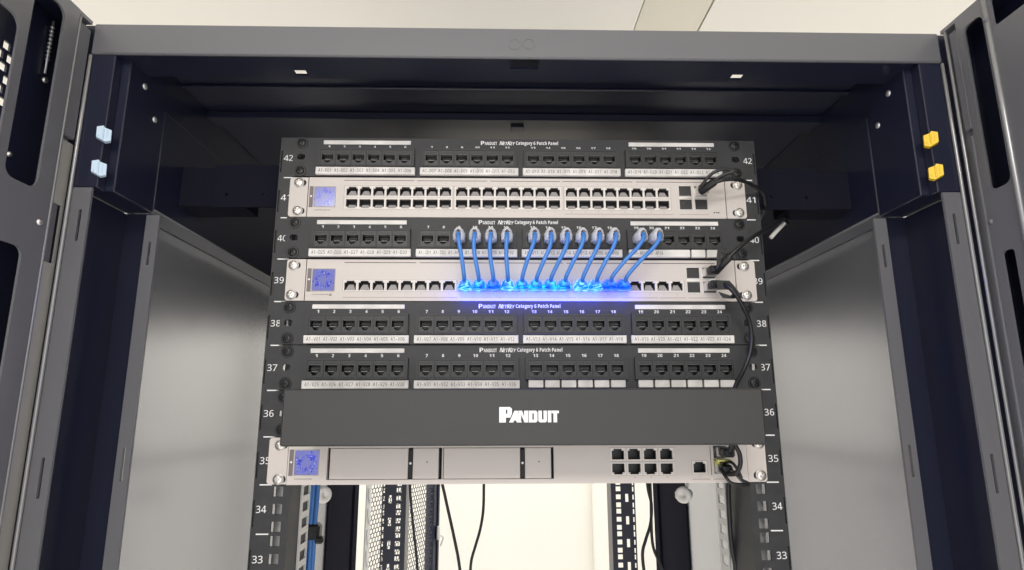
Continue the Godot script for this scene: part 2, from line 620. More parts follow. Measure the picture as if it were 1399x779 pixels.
func rail(t: Node3D, at: Vector3, sx: float) -> void:
	var mir := Transform3D(Basis(Vector3(sx, 0, 0), Vector3(0, 1, 0), Vector3(0, 0, 1)), Vector3.ZERO)
	var s := nb()
	var holes := []
	for n in range(0, 12):
		var base := U - U * n
		for k in 3:
			var y: float = base - U + [6.35, 22.225, 38.1][k]
			holes.append([227.9, 237.3, y - 4.7, y + 4.7, 1.0])
		holes.append([253.2, 255.0, base - 38, base - 14])
	plate(s, 221.5, 256, -470, 45.5, -2, 0, holes, mir)
	plate(s, 221.5, 223.5, -470, 45.5, -60, -2.1, [], mir)
	plate(s, 254.2, 256, -470, 45.5, -26, -2.1, [], mir)
	var r := part("mounting_rail", s, M.rail_paint, t, at)
	# the bright slotted strip behind the inner flange
	s = nb()
	holes = []
	var y := -466.0
	while y < -250.0:
		holes.append([-56.0 if sx < 0 else -84.0, -37.0 if sx < 0 else -66.0, y, y + 9.0, 1.0])
		y += 15.5
	var lo := -59.5 if sx < 0 else -90.0
	var hi := -32.0 if sx < 0 else -62.0
	var tf := turn_x(sx)
	tf.origin = Vector3(sx * 219.6, 0, 0)
	plate(s, lo, hi, -470, -250, 0, 1.6, holes, tf)
	part("slotted_strip", s, M.zinc, r)
	# galvanised liner that is seen through the square holes
	s = nb()
	box(s, sx * 225.5, sx * 240, -470, 45, -17, -15.5)
	part("rail_liner", s, M.zinc, r)
	for n in range(32, 43):
		var base := -U * (42 - n)
		var st := nt()
		text_into(st, str(n), sans, sx * 247.2, base + 22.2 - 3.2, 0.02, 6.2, 9.6)
		printed("unit_number", st, M.print_white, r)
		st = nb()
		box(st, sx * 238.8, sx * 250.5, base - 0.55, base + 0.55, 0, 0.12)
		part("unit_mark", st, M.print_white, r)

func rear_rail(t: Node3D, at: Vector3, sx: float) -> void:
	var mir := Transform3D(Basis(Vector3(sx, 0, 0), Vector3(0, 1, 0), Vector3(0, 0, 1)), Vector3.ZERO)
	var s := nb()
	var holes := []
	for n in range(3, 20):
		for k in 3:
			var y: float = -U * n + [6.35, 22.225, 38.1][k]
			holes.append([224.0, 234.0, y - 4.7, y + 4.7])
			holes.append([258.5, 261.5, y - 5.5, y + 4.0])
		holes.append([243.5, 250.0, -U * n + 12.0, -U * n + 28.0])
	plate(s, 214, 264, -900, 52, -712, -710, holes, mir)
	plate(s, 213.8, 216, -900, 52, -760, -712.1, [], mir)
	part("rear_rail", s, M.inner_paint, t, at)

func front_door(t: Node3D, at: Vector3, sx: float) -> void:
	var tf := turn_x(sx)
	tf.origin = Vector3(sx * 400, 0, 0)
	# inner frame of the door: rounded slots and large openings, top edge level with the cabinet
	var s := nb()
	var holes := []
	if sx < 0:
		holes = [[132.5, 166.0, -64.0, 101.0, 9.0], [136.5, 166.0, -330.0, -114.0, 8.0], [136.5, 166.0, -620.0, -380.0, 8.0], [175.0, 480.0, -330.0, 62.0, 10.0], [175.0, 480.0, -700.0, -370.0, 10.0]]
	else:
		holes = [[125.0, 147.0, -58.0, 98.0, 7.0], [126.0, 138.5, -330.0, -112.0, 4.0], [126.0, 138.5, -620.0, -370.0, 4.0], [157.0, 480.0, 78.0, 106.0, 5.0]]
	plate(s, 118 if sx < 0 else 119.5, 500, -1000, 113, 0, 2, holes, tf)
	var d := part("door", s, M.frame_paint, t, at)
	# folded hinge edge
	s = nb()
	plate(s, 99.5, 118 if sx < 0 else 119.5, -1000, 113, 6, 8, [], tf)
	box(s, 116.2 if sx < 0 else 117.7, 118 if sx < 0 else 119.5, -1000, 113, 0.1, 6, 0.0, tf)
	box(s, 99.5, 119, 109.5, 113, 0.2, 6, 0.0, tf)
	part("hinge_edge", s, M.frame_paint, d)
	s = nb(true)
	var k := 103.5 if sx > 0 else 113.5
	tube(s, [tf * Vector3(k, -1000, 1.5), tf * Vector3(k, 0, 1.5), tf * Vector3(k, 112, 1.5)], 1.5, 8)
	if sx > 0:
		tube(s, [tf * Vector3(152, -1000, -0.6), tf * Vector3(152, 0, -0.6), tf * Vector3(152, 112, -0.6)], 2.2, 10)
	part("bead", s, M.edge_paint, d)
	s = nb()
	if sx < 0:
		box(s, 98.5, 114.0, -5, 104, 0.8, 5.9, 1.0, tf)
	else:
		box(s, 107.5, 116, 5, 104, 1.0, 5.9, 1.0, tf)
		box(s, 112.0, 116, -330, -2, 0.5, 5.9, 1.0, tf)
	part("hinge_cover", s, M.frame_paint, d)
	if sx < 0:
		s = nb()
		plate(s, 94.5, 116.0, -1000, -8, 4.2, 5.8, [[97.0, 113.5, -118.0, -66.0]], tf)
		part("edge_strip", s, M.grey_paint, d)
	# outer skin of the door with its perforation
	s = nb()
	holes = []
	if sx < 0:
		for i in 31:
			for j in 41:
				holes.append([137.0 + i * 11.0 + (5.5 if j % 2 else 0.0), 144.0 + i * 11.0 + (5.5 if j % 2 else 0.0), -330.0 + j * 9.5, -323.0 + j * 9.5])
	plate(s, 99, 500, -1000, 113, 28, 30, holes, tf)
	box(s, 99, 101, -1000, 113, 8.2, 28, 0.0, tf)
	box(s, 101.2, 500, 111, 113, 2.2, 28, 0.0, tf)
	part("door_skin", s, M.inner_paint, d)
	if sx < 0:
		for p in [[108.6, 47.8, 27.9, 2.9], [131.9, -33.2, 27.9, 2.4], [124.8, -89.5, -0.1, 2.8]]:
			s = nb(true)
			lathe(s, [[p[3], 0.0], [p[3] * 0.95, 1.2], [p[3] * 0.55, 2.1], [0.0, 2.4]], 14, Transform3D(tf.basis * Basis(Vector3(1, 0, 0), Vector3(0, 1, 0), Vector3(0, 0, -1)), tf * Vector3(p[0], p[1], p[2])))
			part("bolt", s, M.steel, d)
		s = nb(true)
		for n in 9:
			lathe(s, [[0.0, 0.0], [1.6, 0.6], [2.0, 1.5], [1.6, 2.4], [0.0, 3.0]], 10, Transform3D(Basis(Vector3(1, 0, 0), Vector3(0, 0, -1), Vector3(0, 1, 0)), tf * Vector3(112.5, 64.0 + n * 4.0, 25.5)))
		tube(s, [tf * Vector3(112.5, 52, 25.5), tf * Vector3(112.5, 104, 25.5)], 1.0, 8)
		part("threaded_stud", s, M.zinc, d)
	else:
		for p in [[152.0, 88.0, -2.0], [120.5, -84.0, 0.0]]:
			s = nb(true)
			lathe(s, [[2.4, 0.0], [2.2, 1.0], [0.0, 1.8]], 12, Transform3D(tf.basis * Basis(Vector3(1, 0, 0), Vector3(0, 1, 0), Vector3(0, 0, -1)), tf * Vector3(p[0], p[1], p[2])))
			part("bolt", s, M.frame_paint, d)

func rear_door(t: Node3D, at: Vector3) -> void:
	# left rear leaf, opened backwards about the rear post; local x runs along the leaf, z is its thickness
	var a := deg_to_rad(66.0)
	var xf := Transform3D(Basis(Vector3(cos(a), 0, -sin(a)), Vector3(0, 1, 0), Vector3(sin(a), 0, cos(a))), Vector3(-371, 0, -1062))
	var s := nb()
	plate(s, 0, 20, -1000, 100, 0, 3, [], xf)
	for n in 12:
		tube(s, smooth_path([xf * Vector3(15, -900 + n * 52.0, 4), xf * Vector3(6, -880 + n * 52.0, 5), xf * Vector3(8, -862 + n * 52.0, 4)], 3), 1.3, 6)
	var d := part("rear_door", s, M.white_sheet, t, at)
	s = nb()
	box(s, 345, 384, -1000, 100, -22, 8, 2.0, xf)
	box(s, 366, 372, -1000, 100, 8.2, 12, 1.0, xf)
	part("door_stile", s, M.inner_paint, d)
	s = nb()
	box(s, 358, 370, -640, -600, 12.2, 18, 1.0, xf)
	tube(s, smooth_path([xf * Vector3(372, -628, 14), xf * Vector3(380, -636, 24), xf * Vector3(372, -648, 24), xf * Vector3(378, -660, 16)], 3), 2.2, 7)
	part("door_latch", s, M.zinc, d)
	# hexagonal perforation
	s = nb()
	var pitch := 13.2
	var row := 11.4
	var r := 6.6
	for j in 46:
		for i in 25:
			var c := Vector2(24.0 + i * pitch + (pitch / 2 if j % 2 else 0.0), -890.0 + j * row)
			for k in 6:
				var a0 := TAU * (k + 0.5) / 6
				var a1 := TAU * (k + 1.5) / 6
				var e0 := Vector2(cos(a0), sin(a0))
				var e1 := Vector2(cos(a1), sin(a1))
				var o := pitch / 2 / cos(PI / 6)
				var q := [c + e0 * r, c + e1 * r, c + e1 * o, c + e0 * o]
				quad(s, xf * Vector3(q[0].x, q[0].y, 0), xf * Vector3(q[1].x, q[1].y, 0), xf * Vector3(q[2].x, q[2].y, 0), xf * Vector3(q[3].x, q[3].y, 0), xf.basis.z)
				quad(s, xf * Vector3(q[0].x, q[0].y, 0), xf * Vector3(q[1].x, q[1].y, 0), xf * Vector3(q[1].x, q[1].y, -1.2), xf * Vector3(q[0].x, q[0].y, -1.2), xf.basis * Vector3(c.x - (q[0].x + q[1].x) / 2, c.y - (q[0].y + q[1].y) / 2, 0))
	part("perforated_sheet", s, M.inner_paint, d)

# ------------------------------------------------------------------ shared small parts
var jack_mesh: ArrayMesh
var port_up: ArrayMesh
var port_down: ArrayMesh
var dark_up: ArrayMesh
var dark_down: ArrayMesh
var screw_steel: ArrayMesh
var screw_black: ArrayMesh
var cage_mesh: ArrayMesh
var boot_mesh: ArrayMesh
var plug_shell: ArrayMesh
var hood_mesh: ArrayMesh

func make_shared() -> void:
	# keystone jack: block with a stepped opening, back wall, a comb of contacts
	var b := nb()
	plate(b, -7.2, 7.2, -8, 8.4, -11, 0, [[-5.9, 5.9, -2.6, 4.6], [-3.3, 3.3, -4.6, -2.6], [-2.0, 2.0, -6.0, -4.6]])
	box(b, -6.9, 6.9, -7.6, 8, -13, -11.05)
	box(b, -5.0, 5.0, 5.9, 6.6, 0, 0.35)
	var c := nb()
	for i in 8:
		var x := -3.9 + i * 1.1
		prism(c, [[-9.5, 4.2], [-3.2, -0.4], [-2.7, 0.1], [-9.0, 4.5]], x - 0.25, x + 0.25, Transform3D(Basis(Vector3(0, 0, 1), Vector3(0, 1, 0), Vector3(1, 0, 0)), Vector3.ZERO))
	box(c, -3.0, 3.0, -2.5, -1.9, -7, -1.2)
	box(c, -5.8, 5.8, 4.15, 4.55, -9, -0.7)
	jack_mesh = joined([[b, M.jack_black], [c, M.contact]])
	# switch port: liner of a 12 x 10 opening, stepped tab corner, grey ramp inside
	for flip in [1.0, -1.0]:
		var f := nb()
		plate(f, -6.0, 6.0, -5, 5, -2.6, -0.5, [[-6, 6, -5.1 if flip > 0 else -3.3, 3.3 if flip > 0 else 5.1], [-4.1, 4.1, -5.1, 5.1]])
		plate(f, -6.95, 6.95, -5.8, 5.8, -0.4, 0.2, [[-6.0, 6.0, -5.0, 5.0]])
		var l := nb()
		plate(l, -6.6, 6.6, -5.6, 5.6, -13, -2.65, [[-5.95, 5.95, -4.95, 4.95]])
		box(l, -6.6, 6.6, -5.6, 5.6, -14, -13.05)
		var g := nb()
		var w0 := 5.4 if flip > 0 else 4.6
		var w1 := 2.4 if flip > 0 else 3.4
		var top := 1.7 if flip > 0 else -0.4
		var tz := -4.4 if flip > 0 else -3.4
		quad(g, Vector3(-w0, -4.9, -1.6), Vector3(w0, -4.9, -1.6), Vector3(w1, top, tz), Vector3(-w1, top, tz), Vector3(0, 0.3, 1))
		quad(g, Vector3(-w1, top, tz), Vector3(w1, top, tz), Vector3(w1, top, -12.5), Vector3(-w1, top, -12.5), Vector3(0, 1, 0))
		for e in [-1.0, 1.0]:
			quad(g, Vector3(e * w0, -4.9, -1.6), Vector3(e * w1, top, tz), Vector3(e * w1, top, -12.5), Vector3(e * w0, -4.9, -12.5), Vector3(e, 0.4, 0))
		var m := joined([[f, M.port_white], [l, M.port_shell], [g, M.port_ramp]])
		var fd := SurfaceTool.new()
		fd.create_from(m, 0)
		var ld := SurfaceTool.new()
		ld.create_from(m, 1)
		var md := ArrayMesh.new()
		fd.commit(md)
		ld.commit(md)
		md.surface_set_material(0, M.port_white)
		md.surface_set_material(1, M.jack_black)
		if flip > 0:
			port_up = m
			dark_up = md
		else:
			port_down = m
			dark_down = md
	# pan-head screw with a cross recess
	for k in 2:
		var h := nb()
		var R := 4.7
		var w := 0.62
		var L := 2.3
		var th := []
		for qd in 4:
			for e in [0.0, atan2(w, L), PI / 8, PI / 4, PI * 3 / 8, PI / 2 - atan2(w, L)]:
				th.append(qd * PI / 2 + e)
		var n := th.size()
		for i in n:
			var a: float = th[i]
			var a2: float = th[(i + 1) % n]
			var p := Vector2(cos(a), sin(a))
			var q := Vector2(cos(a2), sin(a2))
			var ip := p * cross_r(p, w, L)
			var iq := q * cross_r(q, w, L)
			for ring in [[3.0, 2.15, 4.2, 1.5], [4.2, 1.5, R, 0.3], [R, 0.3, R, -0.9]]:
				quad(h, Vector3(p.x * ring[0], p.y * ring[0], ring[1]), Vector3(q.x * ring[0], q.y * ring[0], ring[1]), Vector3(q.x * ring[2], q.y * ring[2], ring[3]), Vector3(p.x * ring[2], p.y * ring[2], ring[3]), Vector3(p.x + q.x, p.y + q.y, 1.0 if ring[2] != ring[0] else 0.0))
			quad(h, Vector3(ip.x, ip.y, 2.3), Vector3(iq.x, iq.y, 2.3), Vector3(q.x * 3, q.y * 3, 2.15), Vector3(p.x * 3, p.y * 3, 2.15), Vector3(0, 0, 1))
			quad(h, Vector3(ip.x, ip.y, 2.3), Vector3(iq.x, iq.y, 2.3), Vector3(iq.x * 0.7, iq.y * 0.7, 0.6), Vector3(ip.x * 0.7, ip.y * 0.7, 0.6), Vector3(-p.x - q.x, -p.y - q.y, 0.5))
			tri(h, Vector3(ip.x * 0.7, ip.y * 0.7, 0.6), Vector3(iq.x * 0.7, iq.y * 0.7, 0.6), Vector3(0, 0, 0.4), Vector3(0, 0, 1))
		var ws := nb()
		lathe(ws, [[6.3, -0.9], [6.3, 0.1], [5.9, 0.4], [4.6, 0.4]], 22)
		if k == 0: screw_steel = joined([[h, M.steel], [nb_washer(5.2), M.zinc]])
		else: screw_black = joined([[h, M.black_screw], [ws, M.black_screw]])
	# transceiver cage with a dark dust cap
	var cg := nb()
	plate(cg, -7.0, 7.0, -6.1, 6.1, -3, 0.5, [[-6.5, 6.5, -5.5, 5.5]])
	var cap := nb()
	box(cap, -6.4, 6.4, -5.4, 5.4, -6, -0.6, 0.4)
	prism(cap, [[-1.2, 1.4], [0, 2.8], [1.2, 1.4]], -0.6, -0.45)
	cage_mesh = joined([[cg, M.zinc], [cap, M.jack_black]])
	# clear hood round a plug: an arched shell, open below; local z points out of the jack
	var bt := nb()
	var prof := [[0.0, 6.3, 6.0], [6.0, 6.5, 6.6], [11.0, 6.2, 7.4], [15.0, 5.0, 6.8], [18.0, 3.2, 4.6]]
	for i in prof.size() - 1:
		for k in 7:
			var pp := []
			for e in [[i, k], [i, k + 1], [i + 1, k + 1], [i + 1, k]]:
				var ang := PI * (float(e[1]) / 7.0 * 1.3 - 0.15)
				var pr: Array = prof[e[0]]
				pp.append(Vector3(cos(ang) * pr[1], sin(ang) * pr[2], pr[0]))
			quad(bt, pp[0], pp[1], pp[2], pp[3], (pp[0] + pp[2]) / 2 - Vector3(0, -1, 9))
	for k in 3:
		box(bt, -3.4, 3.4, -3.0, -1.9, 2.0 + k * 4.6, 4.0 + k * 4.6, 0.3)
	boot_mesh = done(bt)
	# lit hood of the lower plugs: a tapering block with sloping shoulders on a flat foot
	var hd := nb()
	var outline := [[-6.8, -4.6], [6.8, -4.6], [6.8, -2.2], [5.9, 1.8], [3.4, 5.4], [-3.4, 5.4], [-5.9, 1.8], [-6.8, -2.2]]
	var steps := [[0.0, 1.0], [7.0, 1.0], [12.0, 0.92], [17.0, 0.72], [20.0, 0.5]]
	for i in steps.size() - 1:
		for k in outline.size():
			var a: Array = outline[k]
			var e: Array = outline[(k + 1) % outline.size()]
			var s0: float = steps[i][1]
			var s1: float = steps[i + 1][1]
			var z0: float = steps[i][0]
			var z1: float = steps[i + 1][0]
			quad(hd, Vector3(a[0] * s0, a[1] * s0, z0), Vector3(e[0] * s0, e[1] * s0, z0), Vector3(e[0] * s1, e[1] * s1, z1), Vector3(a[0] * s1, a[1] * s1, z1), Vector3(a[0] + e[0], a[1] + e[1], 2.0))
	for k in range(1, outline.size() - 1):
		tri(hd, Vector3(outline[0][0] * 0.5, outline[0][1] * 0.5, 20), Vector3(outline[k][0] * 0.5, outline[k][1] * 0.5, 20), Vector3(outline[k + 1][0] * 0.5, outline[k + 1][1] * 0.5, 20), Vector3(0, 0, 1))
	box(hd, -7.0, 7.0, -6.0, -4.7, 0, 14, 0.4)
	for e in [-1.0, 1.0]:
		box(hd, e * 6.9 - 0.5, e * 6.9 + 0.5, -4.6, 0.0, 0, 9, 0.3)
	hood_mesh = done(hd)
	var ps := nb()
	box(ps, -5.7, 5.7, -4.0, 3.6, -8, 9, 0.6)
	prism(ps, [[-4.6, 8.9], [4.6, 8.9], [3.0, 15.5], [-3.0, 15.5]], -2.6, 2.6, Transform3D(Basis(Vector3(1, 0, 0), Vector3(0, 0, 1), Vector3(0, 1, 0)), Vector3.ZERO))
	box(ps, -3.0, 3.0, -5.0, -4.1, -4, 13, 0.3)
	plug_shell = done(ps)

func nb_washer(r: float) -> SurfaceTool:
	var ws := nb()
	lathe(ws, [[r, -0.9], [r, -0.2], [4.7, 0.0]], 22)
	return ws

func cross_r(p: Vector2, w: float, L: float) -> float:
	var c := maxf(absf(p.x), absf(p.y))
	var s := minf(absf(p.x), absf(p.y))
	return L / c if L / c * s <= w else w / s

func screws(t: Node3D, mesh: ArrayMesh, spots: Array) -> void:
	for p in spots:
		var o := part("screw", mesh, null, t, V(p[0], p[1], p[2]))
		o.rotation.z = rng.randf() * PI / 2

# ------------------------------------------------------------------ patch panels
func codes(prefix: String, from: int, count := 6) -> String:
	var s := PackedStringArray()
	for i in count:
		s.append("A1-%s%02d" % [prefix, from + i])
	return " ".join(s)

func patch_panels() -> void:
	var g := "black 24-port patch panels"
	patch_panel("black patch panel at the top of the rack above both switches, printed A1-D01 to A1-D24", 0, 0.0, [codes("D", 1), codes("D", 7), codes("D", 13), codes("D", 19)], g)
	patch_panel("black patch panel between the two cream switches with twelve blue cables plugged in", 2, -1.6, [codes("D", 25), "A1-ID1 A1-ID2 A1-AP07 A1-AP08 A1-AP09 A1-AP10", "A1-AP11 A1-AP12 A1-AP14 A1-AP13 A1-AP05 A1-AP06", "A1-AP17 A1-AP18"], g)
	patch_panel("black patch panel just under the blue lit switch, printed A1-V01 to A1-V24", 4, -0.8, [codes("V", 1), codes("V", 7), codes("V", 13), codes("V", 19)], g)
	patch_panel("black patch panel resting above the blank PANDUIT cover, half its labels left blank white", 5, 0.4, [codes("V", 25), codes("V", 31), "", ""], g)

func patch_panel(label: String, unit: int, dx: float, labels: Array, group: String) -> void:
	var t := thing("patch_panel", label, "patch panel", V(dx, -U * unit, 0), group)
	var cx := [-163.2, -54.0, 54.7, 163.6]
	var holes := []
	for c in cx:
		holes.append([c - 50.0, c + 50.0, 10.6, 31.0])
	for sx in [-1.0, 1.0]:
		holes.append([sx * 232.6 - 4, sx * 232.6 + 4, 19.0, 25.5, 2.5])
	var s := nb()
	plate(s, -241.3, 241.3, 0.5, 44.0, 1.0, 3.4, holes)
	part("faceplate", s, M.black_plastic, t)
	s = nb()
	box(s, -216, 216, 0.1, 44.35, -30, -6.2)
	part("rear_housing", s, M.cavity_black, t)
	for gi in 4:
		var c: float = cx[gi]
		s = nb()
		holes = []
		for i in 6:
			var x: float = c + (i - 2.5) * 16.2
			holes.append([x - 7.3, x + 7.3, 12.0, 28.8])
		plate(s, c - 50.8, c + 50.8, 10.2, 31.4, 3.5, 7.6, holes)
		box(s, c - 50.8, c + 50.8, 9.6, 10.4, 3.5, 9.2, 0.3)
		part("jack_frame", s, M.black_plastic, t)
		for i in 6:
			part("jack", jack_mesh, null, t, V(c + (i - 2.5) * 16.2, 20.2 - 0.0, 7.2))
		var spans := [[c - 52.0, c + 52.0]]
		if labels[gi] == "":
			spans = []
			for i in 6:
				spans.append([c + (i - 2.5) * 16.3 - 7.3, c + (i - 2.5) * 16.3 + 7.3])
		elif unit == 2 and gi == 3:
			spans = [[c - 50.0, c + 13.5], [c + 15.0, c + 29.5], [c + 31.2, c + 46.0]]
		for k in spans.size():
			s = nb()
			box(s, spans[k][0], spans[k][1], 1.2 if spans.size() < 6 else 2.0, 9.4, 4.0, 8.2, 0.5)
			var l := part("label_strip", s, M.label_white, t)
			if k == 0 and labels[gi] != "":
				var st := nt()
				var w := 97.0 if not (unit == 2 and gi == 3) else 30.0
				text_into(st, labels[gi], mono, (c - 0.5) if w > 90 else c - 30.0, 3.6, 8.22, 3.5, w)
				printed("printed_text", st, M.print_grey, l)
		if gi == 0 or gi == 3:
			s = nb()
			box(s, c - 46.4, c + 46.4, 36.3, 40.9, 3.4, 4.6, 0.4)
			part("header_strip", s, M.label_white, t)
	var nums := nt()
	for gi in 4:
		for i in 6:
			text_into(nums, str(gi * 6 + i + 1), bold, cx[gi] + (i - 2.5) * 16.2, 32.3, 3.42, 3.0, 2.2 if gi * 6 + i < 9 else 4.9)
	printed("port_numbers", nums, M.print_white, t)
	var title := nt()
	for w in [["P", -40.1, 4.4, 3.8, 0.0], ["ANDUIT", -31.3, 3.5, 13.0, 0.0], ["N", -20.8, 4.3, 3.3, 0.25], ["ET", -16.6, 3.5, 4.4, 0.25], ["K", -12.4, 4.3, 3.2, 0.25], ["EY", -8.6, 3.5, 4.3, 0.25], ["Category 6 Patch Panel", 18.4, 3.7, 45.4, 0.0]]:
		text_into(title, w[0], bold, w[1], 37.2 if w[3] < 40 else 36.4, 3.42, w[2], w[3], w[4])
	printed("product_text", title, M.print_white, t)
	var sp := []
	for sx in [-1.0, 1.0]:
		for y in [6.35, 38.1]:
			sp.append([sx * 232.6, y, 3.9])
	screws(t, screw_black, sp)

# ------------------------------------------------------------------ switches and the gateway
func ears(t: Node3D, x0: float, x1: float, side_: float, screw_y: Array, shift := 0.0) -> void:
	var mir := Transform3D(Basis(Vector3(side_, 0, 0), Vector3(0, 1, 0), Vector3(0, 0, 1)), Vector3.ZERO)
	var s := nb()
	var sc := 232.9 - shift * side_
	var holes := []
	for y in screw_y:
		holes.append([sc - 7.4, sc + 3.5, y - 3.4, y + 3.4, 3.3])
	plate(s, x0, x1 - 3, 0.6, 43.8, 0.2, 2.2, holes, mir)
	var pts := [[x1 - 3, 0.6]]
	for i in 6:
		var a := PI / 2 * i / 5
		pts.append([x1 - 3 + 3 * sin(a), 3.6 - 3 * cos(a)])
	for i in 6:
		var a := PI / 2 * i / 5
		pts.append([x1 - 3 + 3 * cos(a), 40.8 + 3 * sin(a)])
	prism(s, pts, 0.2, 2.2, mir)
	part("ear", s, M.cream_metal, t)
	for y in screw_y:
		var o := part("screw", screw_steel, null, t, V(side_ * sc + rng.randf_range(-0.5, 0.5), y, 3.2))
		o.rotation.z = rng.randf() * PI / 2

func groove(t: Node3D, x0: float, x1: float, y: float, z: float, dark := true, h := 0.7) -> void:
	var s := nb()
	box(s, x0, x1, y - h / 2, y + h / 2, z - 0.1, z + 0.08)
	part("groove", s, M.groove if dark else M.shade_line, t)

func screen(t: Node3D, cx: float, cy: float, z: float, seed_: int, size := 21.5) -> void:
	var s := nb()
	var h := size / 2
	plate(s, cx - h - 0.6, cx + h + 0.6, cy - h - 0.6, cy + h + 0.6, z, z + 0.5, [[cx - h, cx + h, cy - h, cy + h, 1.6]])
	var b := part("screen_bezel", s, M.shade_line, t)
	var q := QuadMesh.new()
	q.size = Vector2(size, size) * MM
	part("screen", q, screen_material(seed_), b, V(cx, cy, z + 0.15))
	s = nb()
	box(s, cx - h - 5.4, cx - h - 1.4, cy - h - 0.8, cy + h + 0.8, z - 0.1, z + 0.25, 0.15)
	var bar := part("light_bar", s, M.bar_taupe, t)
	s = nb()
	lathe(s, [[1.1, 0.0], [1.0, 0.4], [0.0, 0.45]], 12, Transform3D(Basis(), Vector3(cx - h - 3.4, cy + 0.5, z + 0.25)))
	part("indicator", s, M.print_white, bar)
	s = nb()
	for i in 9:
		box(s, cx - h + 0.6 + i * 1.9, cx - h + 1.9 + i * 1.9 + 0.3 * (i % 2), cy - h - 4.3, cy - h - 3.2, z, z + 0.05)
	part("small_print", s, M.print_faint, t)

func device(called: String, label: String, unit: int, dx: float) -> Node3D:
	return thing(called, label, "network switch", V(dx, -U * unit, 0), "cream rack-mounted network devices")

func body(t: Node3D, depth: float, x0 := -221.5, x1 := 219.5) -> void:
	var s := nb()
	box(s, maxf(x0, -216.0), minf(x1, 216.0), 1.5, 42.5, -depth, -15, 1.0)
	part("housing", s, M.zinc, t)

func switch_48() -> void:
	var t := device("network_switch", "cream switch with two full rows of empty ports, upper of the two switches", 1, -1.0)
	var Z := 2.6
	var holes := []
	var xs := []
	for g in 3:
		for i in 16 / 2:
			xs.append([-176.0, -60.8, 55.4][g] + i * 14.0)
	for x in xs:
		holes.append([x - 6.02, x + 6.02, 23.8, 33.84])
		holes.append([x - 6.02, x + 6.02, 10.0, 20.04])
	for x in [176.8, 193.4]:
		holes.append([x - 6.6, x + 6.6, 25.2, 36.4])
		holes.append([x - 6.6, x + 6.6, 10.2, 21.4])
	var s := nb()
	plate(s, -221.6, 219.6, 0.4, 44.0, 0.2, Z, holes)
	part("faceplate", s, M.cream_metal, t)
	for x in xs:
		part("port", port_up, null, t, V(x, 28.82, Z))
		part("port", port_down, null, t, V(x, 15.02, Z))
	for x in [176.8, 193.4]:
		for y in [30.8, 15.8]:
			part("transceiver_cage", cage_mesh, null, t, V(x, y, Z))
	s = nb()
	box(s, 169.9, 183.8, 22.2, 24.4, Z, Z + 0.4, 0.1)
	box(s, 186.6, 200.4, 22.2, 24.4, Z, Z + 0.4, 0.1)
	part("cage_strip", s, M.steel, t)
	for a in [[-185, -111], [-108.4, -34.2], [-31, 43.4], [46, 121], [124.6, 200]]:
		groove(t, a[0], a[1], 40.8, Z, true, 0.6)
	for a in [[48, 163], [169.4, 200.5]]:
		groove(t, a[0], a[1], 4.7, Z, false, 0.7)
	for a in [[-184.5, -70.0], [-69.2, 46.6], [47.4, 161.4]]:
		for y in [9.0, 35.0]: groove(t, a[0], a[1], y, Z, false, 0.35)
		for x in [a[0], a[1]]:
			s = nb()
			box(s, x - 0.2, x + 0.2, 9.2, 34.8, Z - 0.1, Z + 0.08)
			part("groove", s, M.shade_line, t)
	var st := nt()
	for i in 24:
		text_into(st, str(i * 2 + 1), sans, xs[i], 37.2, Z + 0.02, 1.1)
		text_into(st, str(i * 2 + 2), sans, xs[i], 6.6, Z + 0.02, 1.1)
	printed("port_numbers", st, M.print_faint, t)
	s = nb()
	box(s, 206, 207.6, 6.2, 7.6, Z, Z + 0.05)
	box(s, 208.6, 212.4, 6.4, 7.4, Z, Z + 0.04)
	part("small_print", s, M.print_grey, t)
	screen(t, -204.3, 22.4, Z, 5)
	ears(t, 222.6, 241.6, -1, [37.9, 6.9], -1.0)
	ears(t, 220.6, 241.6, 1, [37.9, 6.9], -1.0)
	body(t, 290)

